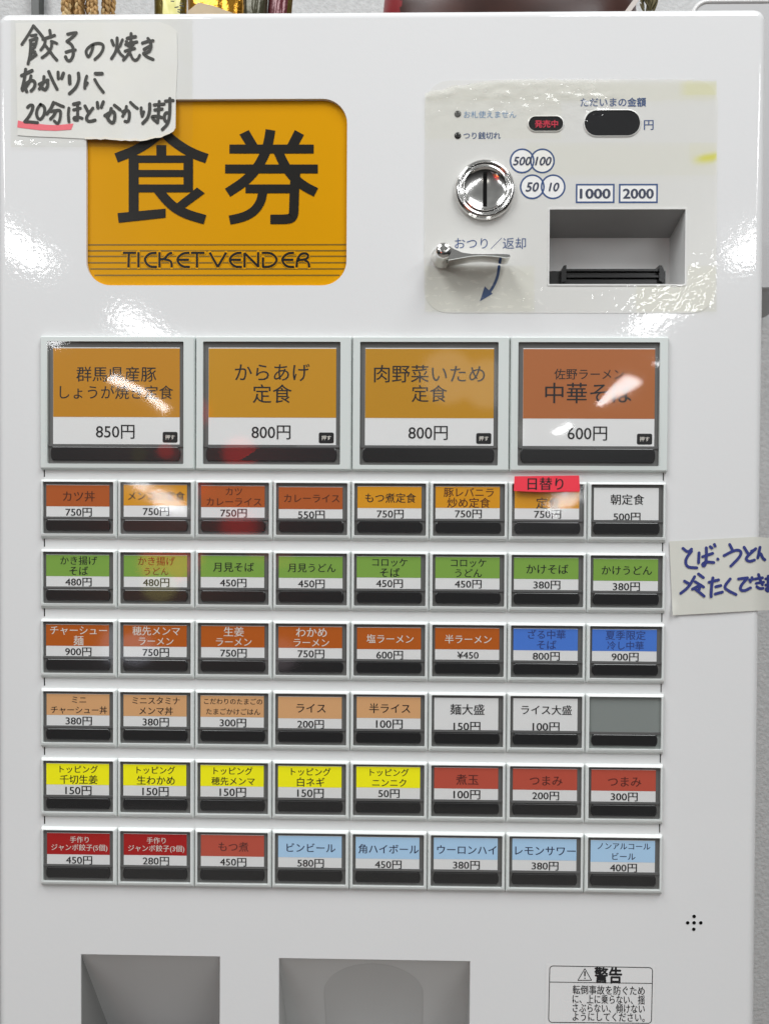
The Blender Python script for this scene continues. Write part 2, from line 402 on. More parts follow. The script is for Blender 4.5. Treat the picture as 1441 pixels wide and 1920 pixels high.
# --- payment face -----------------------------------------------------------------------------------------
pay = rq(795, 150, 1343, 587)
ol = [p for p in rrect(pay[0], pay[1], pay[2], pay[3], 46, 8)]
vs, fs = filled([ol, rrect(BILL[0] - 1, BILL[1] - 1, BILL[2] + 1, BILL[3] + 1, 2, 2)])
b = MB(); b.add([P(u, v, 0.5) for u, v in vs], fs)
b.loft([ol, ol], [0.05, 0.5])
def tx(body, x0, x1, y, mi, h=0.9, **kw):
    c = T((x0 + x1) / 2, y); a, d = T(x0, y), T(x1, y); b.text(body, c[0], c[1], h, width=d[0] - a[0], mi=mi, **kw)
tx('お札使えません', 869, 967, 215, 3); tx('つり銭切れ', 868, 938, 254.5, 1, bold=0.012)
tx('ただいまの金額', 1087, 1210, 192, 1, bold=0.02); tx('円', 1206, 1224, 234, 1, bold=0.01)
tx('おつり／返却', 852, 985, 456.5, 1, bold=0.0)
fnp = lambda h: (lambda x, y: P(*T(x, y), h))
for (cx, cy, t, wd) in ((978, 302, '500', 34), (1016, 302, '100', 31), (997, 350.5, '50', 25), (1036, 350.5, '10', 20)):
    c = T(cx, cy)
    lo = cx in (978, 997)
    b.lathe(c, [(23.0, 0.8 + 0.12 * lo), (20.0, 0.8 + 0.12 * lo)], 40, 1, False)
    disc = [(c[0] + 20 * math.cos(2 * math.pi * i / 40), c[1] + 20 * math.sin(2 * math.pi * i / 40)) for i in range(40)]
    b.poly(disc, 0.66 + 0.06 * lo, 4)
    b.text(t, c[0] + (0 if lo else 1.5), c[1] - 0.5, 1.1, width=wd, mi=2, bold=0.022, shear=0.22)
for (x0, x1, t) in ((1078.5, 1151, '1000'), (1159, 1232, '2000')):
    u0, v0, u1, v1 = rq(x0, 345, x1, 381)
    vs2, fs2 = filled([[(u0, v0), (u1, v0), (u1, v1), (u0, v1)], [(u0 + 3, v0 + 3), (u1 - 3, v0 + 3), (u1 - 3, v1 - 3), (u0 + 3, v1 - 3)]])
    b.add([P(u, v, 0.9) for u, v in vs2], fs2, 1); b.rect(u0 + 3, v0 + 3, u1 - 3, v1 - 3, 0.7, 4)
    b.text(t, (u0 + u1) / 2, (v0 + v1) / 2 - 0.5, 1.0, width=57, mi=2, bold=0.03, height=20)
b.stroke([(935, 500), (932, 520), (924, 538), (916, 549)], 5.2, fnp(0.9), 1, True)
b.add([P(*T(x, y), 1.0) for x, y in ((899, 565), (908, 537), (923, 551))], [[0, 1, 2]], 1)
payo = b.build('payment_panel', [M['face'], M['blue'], M['blue2'], M['cyan'], M['pale']], root)
def lens(name, x0, y0, x1, y1, msg=None):
    u0, v0, u1, v1 = rq(x0, y0, x1, y1); r = (v1 - v0) / 2 - 0.1
    bb = MB(); o1 = rrect(u0 - 2, v0 - 2, u1 + 2, v1 + 2, r + 2, 10); o2 = rrect(u0, v0, u1, v1, r, 10)
    bb.loft([o1, o1, o2, o2], [0.4, 1.6, 2.4, 1.2], 1, smooth=False); bb.poly(o2, 1.2, 0)
    if msg: bb.text(msg, (u0 + u1) / 2 + 1, (v0 + v1) / 2 + 0.5, 1.7, width=43, mi=2, bold=0.02)
    return bb.build(name, [M['display'], M['face'], M['led']], payo)
lens('vend_lamp', 990, 219, 1054.5, 246, '発売中'); lens('price_display', 1094.5, 207.5, 1198.5, 255)
for y in (214, 254.5):
    bb = MB(); bb.lathe(T(857.5, y), [(6.3, 0.6), (6.0, 1.4), (3, 2.2), (0.2, 2.4)], 20); bb.build('indicator_light', M['display'], payo)

# coin slot
c = T(908, 358)
b = MB(); b.lathe(c, [(55, 0), (56, 3), (55.5, 7), (53, 11), (49.5, 13.5), (46.5, 12.5), (44.5, 11.2), (42.5, 12), (40.5, 13), (39, 12.4), (38, 11), (36, 9.9), (30, 8.2), (22, 6.6), (12, 5.6), (0.3, 5.2)], 72)
coin = b.build('coin_slot', M['chrome'], root)
b = MB()
for q_ in range(14):
    y_ = -31.5 + q_ * 4.5
    def dish(t): t = abs(t); return 5.2 + 0.0033 * t * t
    b.box(c[0] - 3.6, c[1] + y_, c[0] + 3.6, c[1] + y_ + 4.6, 0.6, dish(y_ + 2.2) + 1.6, 0)
b.build('coin_opening', M['dark'], coin)
# return lever
b = MB(); c0 = T(829, 484)
b.lathe(c0, [(20.5, 0.5), (20.5, 6), (18.5, 9), (16, 24), (15.5, 40), (14.5, 46), (11.5, 50), (6, 51.2), (0.3, 51.5)], 40)
lever = b.build('return_lever', M['chrome'], root)
b = MB()
top = [(845, 463), (852, 467), (866, 473), (884, 475.5), (905, 476), (930, 475.5), (948, 476), (955, 477)]
bot = [(956, 482), (949, 484), (930, 481), (905, 479.5), (884, 480.5), (866, 483.5), (852, 486), (840, 488)]
ol = [TH(x, y, 47) for x, y in top + bot]
cu = sum(u for u, v in ol) / len(ol)
def shr(k):
    cv = [sum(v for u, v in ol) / len(ol)][0]
    return [(u, v + k * (1 if v < cv else -1)) for u, v in ol]
b.loft([ol, ol, shr(0.8)], [8, 46, 47.5], 0, True, False, True)
b.build('lever_arm', M['chrome'], lever)

# bill inlet
u0, v0, u1, v1 = BILL; D = -78
b = MB()
f_ = [(u0, v0), (u1, v0), (u1, v1), (u0, v1)]; g_ = [(u0 + 2, v0 + 27), (u1 - 2, v0 + 27), (u1 - 2, v1 - 4), (u0 + 2, v1 - 4)]
pts = [P(*q, 0.5) for q in f_] + [P(*q, D) for q in g_]
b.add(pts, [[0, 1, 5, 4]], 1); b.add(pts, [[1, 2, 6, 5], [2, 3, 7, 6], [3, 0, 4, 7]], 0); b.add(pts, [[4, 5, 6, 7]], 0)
b.loft([rrect(u0 - 3, v0 - 3, u1 + 3, v1 + 3, 3, 3), rrect(u0 - 3, v0 - 3, u1 + 3, v1 + 3, 3, 3), rrect(u0, v0, u1, v1, 1, 3), rrect(u0, v0, u1, v1, 1, 3)], [0.4, 1.6, 1.6, -2], 2)
bill = b.build('bill_inlet', [M['slot'], M['slot_dark'], M['face']], root)
b = MB()
mv = v1 - 32
b.box(u0 + 0.5, mv + 3, u1 - 30, v1 - 0.5, D + 1, -16)
b.box(u0 + 34, mv + 1, u1 - 36, mv + 5, D + 1, -9); b.box(u0 + 34, mv + 13, u1 - 36, mv + 17, D + 1, -8, 1)
b.box(u0 + 30, mv + 20, u1 - 34, v1 - 1, D + 1, -12)
for uu, sgn in ((u0 + 24, 1), (u1 - 36, -1)):
    q = [(uu, mv + 28), (uu, mv + 4), (uu + 4 * sgn, mv - 4), (uu + 9 * sgn, mv - 5), (uu + 9 * sgn, mv + 24)]
    b.loft([q, q], [D + 2, -5], 0, True)
b.build('bill_mouth', [M['mouth'], mat('black_gloss', (0.03, 0.03, 0.03), 0.1)], bill)

# trays at the bottom
for (name, tr, dep, ma, arch) in (('change_tray', TRL, -165, M['tray_l'], False), ('ticket_tray', TRR, -150, M['tray_r'], True)):
    u0, v0, u1, v1 = tr
    if not arch: bl, br, bt, side = u0, u1, v0 + 2, 1
    b = MB()
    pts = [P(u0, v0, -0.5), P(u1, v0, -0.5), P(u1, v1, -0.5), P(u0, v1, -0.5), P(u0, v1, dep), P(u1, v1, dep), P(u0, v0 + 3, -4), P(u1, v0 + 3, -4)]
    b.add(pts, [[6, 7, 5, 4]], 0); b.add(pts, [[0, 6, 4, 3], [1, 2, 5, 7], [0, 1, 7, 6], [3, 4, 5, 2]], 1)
    o = b.build(name, [ma, mat('shaded_tray_side', tuple(x * (0.5 if not arch else 0.8) for x in ((0.54, 0.54, 0.53) if not arch else (0.54, 0.54, 0.53))), 0.35)], root)  # side walls darker than the back, shade put into their colour
    if arch:  # darker arch plate painted in place of a reflection on the tray back
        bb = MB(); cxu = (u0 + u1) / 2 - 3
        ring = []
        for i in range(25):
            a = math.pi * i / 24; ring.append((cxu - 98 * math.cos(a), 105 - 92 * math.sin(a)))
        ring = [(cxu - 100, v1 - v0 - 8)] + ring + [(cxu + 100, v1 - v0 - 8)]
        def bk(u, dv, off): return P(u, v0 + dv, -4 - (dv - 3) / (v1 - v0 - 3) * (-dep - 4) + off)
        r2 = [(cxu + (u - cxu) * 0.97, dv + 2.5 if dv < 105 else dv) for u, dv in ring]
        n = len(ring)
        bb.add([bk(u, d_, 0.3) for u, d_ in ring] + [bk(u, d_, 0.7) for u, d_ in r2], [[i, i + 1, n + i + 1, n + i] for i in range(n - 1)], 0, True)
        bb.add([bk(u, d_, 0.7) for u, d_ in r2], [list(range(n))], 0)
        bb.build('tray_arch_reflection', M['arch'], o)

# speaker holes, warning decal
b = MB()
for x, y in ((1300, 1718), (1288, 1730), (1300, 1730), (1312.5, 1730), (1299.5, 1742)):
    b.lathe(T(x, y), [(4.2, 0.3), (3.4, 0.5)], 16, 1, False); b.lathe(T(x, y), [(3.5, 0.4), (0.1, 0.4)], 16)
b.build('speaker_holes', [M['dark'], M['panel']], root)
b = MB()
WX = lambda x, y: T(1010 + x / 6.004, 1780 + y / 6.004)
b.add([P(*WX(x, y), 0.35) for x, y in ((78, 160), (1305, 178), (1296, 860), (66, 850))], [[0, 1, 2, 3]])
wf = lambda h: (lambda x, y: P(*WX(x, y), h))
def wline(p, wd=7, h=0.7): b.stroke(p, wd, wf(h), 1, False, 0)
def corner(cx, cy, a0): return [(cx + 40 * math.cos(math.radians(a0 + 15 * i)), cy + 40 * math.sin(math.radians(a0 + 15 * i))) for i in range(7)]
bord = corner(158, 224, 180) + corner(1234, 243, 270) + corner(1222, 790, 0) + corner(146, 779, 90)
wline(bord + [bord[0], bord[1]], 8); wline([(120, 365), (1275, 381)], 7, 0.75)
wline([(513, 214), (588, 345)], 8, 0.7); wline([(590, 345), (434, 347)], 8, 0.74); wline([(434, 347), (513, 214)], 8, 0.78)
b.stroke([(513, 250), (513, 295)], 15, wf(0.7), 1, True, 0); b.stroke([(513, 322), (513, 324)], 13, wf(0.7), 1, True, 0)
def wtx(s_, x0, x1, y, hgt, bold=0.0):
    a, d = WX(x0, y), WX(x1, y); b.text(s_, (a[0] + d[0]) / 2, (a[1] + d[1]) / 2, 0.8, width=d[0] - a[0], mi=1, bold=bold, height=hgt)
wtx('警告', 618, 932, 288, 25.5, 0.03)
for s_, y in (('転倒事故を防ぐため', 457), ('に、上に乗らない、揺', 560), ('さぶらない、傾けない', 660), ('ようにしてください。', 758)): wtx(s_, 376, 1186, y, 15.0, 0.008)
b.build('warning_decal', [M['sticker'], M['ink']], root)

# --- buttons ----------------------------------------------------------------------------------------------
CA, CB = T(78, 955)[0], T(1247, 955)[0]
CW = (CB - CA) / 8
RV0 = -31.8; RP = (626.7 + 31.8) / 5
H = 9.0
b = MB()     # white rails between the rows, with the dark slit at each end of the cut-out
for r in range(6):
    v = RV0 + r * RP - 28
    b.box(CA + 6, v - 2, CB - 6, v + 26, 0.2, 1.6)
for r in range(6):
    v = RV0 + r * RP
    b.rect(CA + 5.6, v - 24, CA + 7.6, v - 9, 1.9, 1); b.rect(CB - 6.6, v - 24, CB - 5.0, v - 8, 1.9, 1)
b.build('button_rail', [M['rail'], M['dark']], root)

def frame(bb, o, bev, wnd, H, hin, mi=0):
    """bezel: o outer rectangle, bev (left, top, right, bottom) bevels, wnd window rectangle"""
    def ins(k, rr):
        return rrect(o[0] + bev[0] * k, o[1] + bev[1] * k, o[2] - bev[2] * k, o[3] - bev[3] * k, rr, 2)
    bb.loft([ins(0, 1.5), ins(0.25, 1.6), ins(0.65, 1.8), ins(1, 2)], [0, H * 0.55, H * 0.9, H], mi)
    bb.loft([ins(1, 2), rrect(*wnd, 2, 2), rrect(*wnd, 2, 2)], [H, H, hin], mi)

def cover_mesh(wnd, h, tilt=(0, 0), bow=0.0, wrinkle=0.0, seed=0, nx=10, ny=8, ext=0.0):
    bb = MB(); u0, v0, u1, v1 = wnd[0] - ext, wnd[1] - ext, wnd[2] + ext, wnd[3] + ext
    pts = []
    for j in range(ny + 1):
        for i in range(nx + 1):
            a, c_ = i / nx * 2 - 1, j / ny * 2 - 1
            z = h + tilt[0] * a * (u1 - u0) / 2 + tilt[1] * c_ * (v1 - v0) / 2 - bow * (a * a + c_ * c_)
            if wrinkle:
                q = Vector((a * 2.2 + seed, c_ * 1.6, seed * 1.7))
                z += wrinkle * (noise.noise(q) + 0.5 * noise.noise(q * 2.7))
            pts.append(P(u0 + (a + 1) / 2 * (u1 - u0), v0 + (c_ + 1) / 2 * (v1 - v0), z))
    bb.add(pts, [[(j + 1) * (nx + 1) + i, (j + 1) * (nx + 1) + i + 1, j * (nx + 1) + i + 1, j * (nx + 1) + i] for j in range(ny) for i in range(nx)], 0, True)
    return bb

def barrel(u0, v0, u1, v1):
    vm = (v0 + v1) / 2; r = []
    for i in range(7): t = i / 6; r.append((u1 - 3.4 * abs(2 * t - 1) ** 3, v0 + (v1 - v0) * t))
    for i in range(7): t = 1 - i / 6; r.append((u0 + 3.4 * abs(2 * t - 1) ** 3, v0 + (v1 - v0) * t))
    return r

def make_button(o, bev, wnd, card, bandv, barr, lines, price, colour, ink, tint, label, cov, big=False, badge=None, cname='card_colour'):
    bb = MB(); frame(bb, o, bev, wnd, H, 3.6)
    bt = bb.build('menu_button', M['bezel_big'] if big else M['bezel'], root)
    if label: bt['label'] = label
    bt['group'] = 'large menu buttons' if big else 'small menu buttons'
    bb = MB(); bb.rect(wnd[0], wnd[1], wnd[2], wnd[3], 4.0)
    lipv = card[3] - 0.5
    if card: bb.box(wnd[0] + 1, lipv, wnd[2] - 1, lipv + (4.0 if not big else 4.5), 4.0, 6.4, 1)
    bb.build('window_tray', [M['tray'], M['lip']], bt)
    if colour or ink:
        bb = MB(); u0, v0, u1, v1 = card
        bb.rect(u0, v0, u1, v1, 5.0, 0)
        if colour: bb.rect(u0 + (0 if not big else 0.3), v0 + (0.6 if not big else 1.8), u1, v0 + bandv, 5.2, 1)
        for (t, wd, dy) in lines: bb.text(t, (u0 + u1) / 2 + (2 if not big else 0), v0 + dy, 5.4, width=wd, mi=2, bold=(0.004 if big else 0.010))
        if price: bb.text(price[0], (u0 + u1) / 2 + price[3], v0 + price[2], 5.4, width=price[1], mi=3, bold=(0.006 if big else 0.012), sq=(1.0 if big else 0.9))
        if badge:
            bu, bv = u1 - 18, v1 - 14
            bb.poly(rrect(bu - 14, bv - 10, bu + 14, bv + 10, 3, 3), 5.4, 3)
            bb.text('押す', bu, bv, 5.65, width=18, mi=4, bold=0.02)
        bb.build('label_card', [M['card'], cm(colour, cname) if colour else M['card'], ink or M['ink'], M['ink'], M['white_ink']], bt)
    bb = MB(); q = barrel(*barr); q2 = barrel(barr[0] + 1.2, barr[1] + 1.2, barr[2] - 1.2, barr[3] - 1.2)
    bb.loft([q, q, q2], [4.0, 6.4, 7.2], 0, True); bb.build('press_bar', M['bar'], bt)
    lift = (abs(cov[0][1]) * (wnd[3] - wnd[1]) / 2 + 1.5) * (abs(cov[0][1]) > 0.02)
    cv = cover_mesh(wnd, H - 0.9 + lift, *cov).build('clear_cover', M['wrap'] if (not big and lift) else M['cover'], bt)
    return bt

BRN, AMB_, GRN, ORG, BLU = (155, 80, 40), (190, 132, 30), (112, 146, 66), (160, 82, 32), (68, 108, 184)
TAN, YEL, BRK, RED, SKY = (190, 146, 104), (222, 216, 4), (166, 76, 62), (150, 22, 26), (154, 184, 210)
I_BRN = mat('brown_ink', pc(70, 32, 14), 0.5); I_NVY = mat('navy_ink', pc(28, 36, 66), 0.5); I_BL = mat('blue_ink', pc(40, 56, 108), 0.5)
I_BRK = mat('dark_red_ink', pc(78, 34, 30), 0.5)
W_ = M['white_ink']; K_ = M['ink']
CN = {BRN: ('orange_brown_print', 'orange brown'), AMB_: ('amber_print', 'amber'), GRN: ('green_print', 'green'), ORG: ('orange_print', 'orange'), BLU: ('blue_band', 'blue'),
      TAN: ('tan_print', 'tan'), YEL: ('yellow_print', 'yellow'), BRK: ('brick_print', 'brick red'), RED: ('red_print', 'deep red'), SKY: ('sky_print', 'light blue'), None: ('white_print', 'plain white')}
# (colour, ink, [(text, width)], price, card shift)
GRID = [
 [(BRN, I_BRN, [('カツ丼', 61)], '750円', 0), (AMB_, K_, [('メンコロ定食', 107)], '750円', -2), (BRN, I_BRN, [('カツ', 31), ('カレーライス', 103)], '750円', 0), (BRN, I_BRN, [('カレーライス', 104)], '550円', 2.5),
  (AMB_, K_, [('もつ煮定食', 95)], '750円', 0), (AMB_, I_BRN, [('豚レバニラ', 93), ('炒め定食', 80)], '750円', -1), (AMB_, K_, [('', 1), ('定食', 44)], '750円', -1), (None, K_, [('朝定食', 62)], '500円', 1)],
 [(GRN, K_, [('かき揚げ', 70), ('そば', 36)], '480円', 0), (GRN, I_BRN, [('かき揚げ', 70), ('うどん', 46)], '480円', 0), (GRN, K_, [('月見そば', 77)], '450円', -0.5), (GRN, K_, [('月見うどん', 90)], '450円', 0),
  (GRN, K_, [('コロッケ', 66), ('そば', 37)], '450円', -1.5), (GRN, K_, [('コロッケ', 66), ('うどん', 50)], '450円', -1.5), (GRN, K_, [('かけそば', 78)], '380円', -1), (GRN, K_, [('かけうどん', 93)], '380円', 1)],
 [(ORG, W_, [('チャーシュー', 108), ('麺', 19)], '900円', 0), (ORG, W_, [('穂先メンマ', 90), ('ラーメン', 66)], '750円', 0), (ORG, W_, [('生姜', 38), ('ラーメン', 67)], '750円', 0), (ORG, W_, [('わかめ', 58), ('ラーメン', 67)], '750円', 0),
  (ORG, W_, [('塩ラーメン', 88)], '600円', 1), (ORG, W_, [('半ラーメン', 87)], '¥450', 0), (BLU, I_BL, [('ざる中華', 70), ('そば', 36)], '800円', 0.5), (BLU, I_BL, [('夏季限定', 74), ('冷し中華', 68)], '900円', 0.5)],
 [(TAN, K_, [('ミニ', 27), ('チャーシュー丼', 107)], '380円', -0.5), (TAN, K_, [('ミニスタミナ', 90), ('メンマ丼', 64)], '380円', 0), (TAN, K_, [('こだわりのたまごの', 110), ('たまごかけごはん', 102)], '300円', 0), (TAN, K_, [('ライス', 55)], '200円', 1),
  (TAN, K_, [('半ライス', 77)], '100円', -1), (None, K_, [('麺大盛', 64)], '150円', 0), (None, K_, [('ライス大盛', 94)], '100円', -1), None],
 [(YEL, K_, [('トッピング', 73), ('千切生姜', 72)], '150円', 0), (YEL, K_, [('トッピング', 73), ('生わかめ', 72)], '150円', 0), (YEL, K_, [('トッピング', 74), ('穂先メンマ', 82)], '150円', -0.5), (YEL, K_, [('トッピング', 75), ('白ネギ', 52)], '150円', -0.5),
  (YEL, K_, [('トッピング', 73), ('ニンニク', 64)], '50円', -1.5), (BRK, I_BRK, [('煮玉', 42)], '100円', -1.5), (BRK, I_BRK, [('つまみ', 61)], '200円', -1), (BRK, I_BRK, [('つまみ', 62)], '300円', -1)],
 [(RED, W_, [('手作り', 36), ('ジャンボ餃子(5個)', 107)], '450円', 1), (RED, W_, [('手作り', 36), ('ジャンボ餃子(3個)', 107)], '280円', 0.5), (BRK, I_BRK, [('もつ煮', 57)], '450円', 0.5), (SKY, I_NVY, [('ビンビール', 92)], '580円', 0.5),
  (SKY, I_NVY, [('角ハイボール', 113)], '450円', 1), (SKY, I_NVY, [('ウーロンハイ', 111)], '380円', 0), (SKY, I_NVY, [('レモンサワー', 113)], '380円', -0.5), (SKY, I_NVY, [('ノンアルコール', 98), ('ビール', 43)], '400円', 1)],
]
random.seed(11)
for r, row in enumerate(GRID):
    for c_, it in enumerate(row):
        u = CA + c_ * CW; v = RV0 + r * RP
        o = (u + 0.3, v - 4.5, u + CW - 0.3, v + 108.5); wnd = (u + 6.3, v, u + CW - 6.5, v + 97.5)
        tl = (random.uniform(-.006, .006), random.uniform(-.006, .006)); bow = random.uniform(0.0, 0.25); wr = 0.0
        ch = 66
        if it is None:
            col, ink, lines, price, dy = None, None, [], None, 3.0; label = 'unused button with an empty grey window'
        else:
            col, ink, lines, price, dy = it
            label = 'small button with %s label reading %s %s' % (CN[col][1], ''.join(t for t, _ in lines), price)
        if (r, c_) == (0, 6): label = 'small button with amber label, red sticker over its top edge'
        if (r, c_) == (0, 1): tl, bow, wr = (-0.018, 0.091), 0.12, 0.15
        if (r, c_) == (0, 6): tl, bow, wr = (-0.006, 0.083), 0.12, 0.18
        if (r, c_) == (0, 2): tl, wr = (-0.010, 0.030), 0.0
        if (r, c_) in ((1, 1), (2, 1), (2, 2)): tl = (0.0, 0.0)
        cu0 = wnd[0] + 5.6 + random.uniform(-.8, .8); card = (cu0, v + 5.5 + dy * 0.6, cu0 + 119.5, v + 66.0 + dy * 0.25)
        band = 40.6 + dy * 0.5
        if lines:
            if len(lines) == 1: ll = [(lines[0][0], lines[0][1], 21.5)]
            else: ll = [(lines[0][0], lines[0][1], 11.0), (lines[1][0], lines[1][1], 30.3)]
            if col is RED: ll = [(lines[0][0], lines[0][1], 12.5), (lines[1][0], lines[1][1], 27.5)]
            if col is BRK or col is SKY and len(lines) == 1: ll = [(t, w_, 22.5) for t, w_, _ in ll]
            ll = [x for x in ll if x[0]]
        else: ll = []
        pr = None
        if price: pr = (price, 50 if len(price) == 4 and price[0] != '¥' else 40, 50.8 + dy * 0.4 + (2.0 if col is None else 0), 1.5)
        bt = make_button(o, (4.2, 3.4, 4.2, 10.0), wnd, card, band, (wnd[0] + 5, v + 70.8, wnd[2] - 6.5, v + 92.0), ll, pr, col, ink, None, label, (tl, bow, wr, r * 8 + c_), cname=CN[col][0])
        if it is None:
            [x for x in bt.children if x.name.startswith('window_tray')][0].data.materials[0] = mat('grey_empty_window', (0.28, 0.305, 0.295), 0.3)

BA, BB = T(78, 760)[0], T(1250.5, 760)[0]; BW = (BB - BA) / 4
bv0, bv1 = T(660, 631.5)[1], T(660, 884)[1]
wv0, wv1 = T(660, 642.5)[1], T(660, 872)[1]
BIG = [((168, 116, 32), [('群馬県産豚', 151, 50), ('しょうが焼き定食', 214, 84)], '850円', 0, (-0.009, 0.031), 1.3, 0.25),
       ((172, 124, 24), [('からあげ', 140, 46), ('定食', 73, 86)], '800円', 0, (-0.012, -0.012), 0.3, 0.0),
       ((166, 120, 22), [('肉野菜いため', 206, 48), ('定食', 66, 85)], '800円', 2, (0.004, 0.003), 0.4, 0.0),
       ((152, 92, 54), [('佐野ラーメン', 128, 48), ('中華そば', 161, 83)], '600円', 2, (-0.0185, 0.0465), 1.5, 0.25)]
names = ['amber label reading 群馬県産豚しょうが焼き定食 850円', 'amber label reading からあげ定食 800円', 'amber label reading 肉野菜いため定食 800円', 'orange brown label reading 佐野ラーメン中華そば 600円']
for i, (col, lines, price, px_, tl, bow, wr) in enumerate(BIG):
    u = BA + i * BW; o = (u + 0.3, bv0, u + BW - 0.3, bv1); wnd = (u + 15, wv0, u + BW - 21.5 + (4 if i == 3 else 0), wv1)
    card = (wnd[0] + 9.5, wv0 + 10.5, wnd[2] - 8, wv0 + 192.5)
    make_button(o, (3, 3, 3, 4.5), wnd, card, 130.5, (wnd[0] + 5.5, wv0 + 197, wnd[2] - 6.5, wv0 + 222.5), lines, (price, 73, 157, -2), col, K_, None,
                'large button with ' + names[i], (tl, bow, wr, 40 + i, 16, 14), big=True, badge=True, cname='large_card_print')

# ------------------------------------------------------------------ things fixed on the machine
# red sticker on the daily special button
b = MB(); x0, y0, x1, y1 = 963, 892.5, 1085.5, 922.5
q = [TH(x, y, 14) for x, y in ((964, 893), (1085, 891.5), (1086.5, 922), (1010, 922.5), (962.5, 920.5))]
b.loft([q, q], [13.3, 13.7], 0, True)
b.text('日替り', TH(1022, 907, 14)[0], TH(1022, 907, 14)[1], 14.0, width=66, mi=1, bold=0.012)
tag(b.build('paper_sticker', [M['redtape'], M['ink']]), 'red paper sticker reading 日替り stuck over the top of an amber button', 'sticker')

# handwritten note, upper left
def sheet(bb, ol, hf, mi=0, step=9, fn=None):
    """a thin paper: outline in photo points, height function hf(u, v); filled on a grid by rows"""
    vs_, fs_ = filled([ol])
    bb.add([P(u, v, hf(u, v)) for u, v in vs_], fs_, mi)
torn = [(332, 60), (333, 120), (330, 182), (329.5, 240), (326, 246), (318, 251), (310, 254), (302, 258), (292, 258.5), (284, 260.5), (276, 263), (264, 264.5), (254, 263.5), (244, 264.5), (236, 263), (228, 264), (218, 262.5), (208, 262),
        (198, 260.5), (190, 262), (182, 260.5), (172, 261), (150, 260), (110, 258), (60, 256), (34, 254)]
ol = [T(x, y) for x, y in [(30, 44), (300, 42), (318, 48), (328, 56)] + torn]
b = MB()
sheet(b, ol, lambda u, v: 1.0)
b.loft([ol, ol], [0.2, 1.0], 0)
ox = [T(x, y) for x, y in ((160, 261), (172, 261), (182, 260.5), (190, 262), (198, 260.5), (208, 262), (218, 262.5), (228, 264), (236, 263), (244, 264.5), (254, 263.5), (264, 264.5), (276, 263), (284, 260.5), (292, 258.5), (302, 258), (310, 254), (318, 251), (326, 246), (329.5, 240))]
n = len(ox); b.add([P(u, v - 3.0 - 1.4 * math.sin(i * 2.1), 1.25) for i, (u, v) in enumerate(ox)] + [P(u, v + 1.0, 2.2) for u, v in ox], [[i, i + 1, n + i + 1, n + i] for i in range(n - 1)], 3, True)  # slightly browner strip along the torn edge
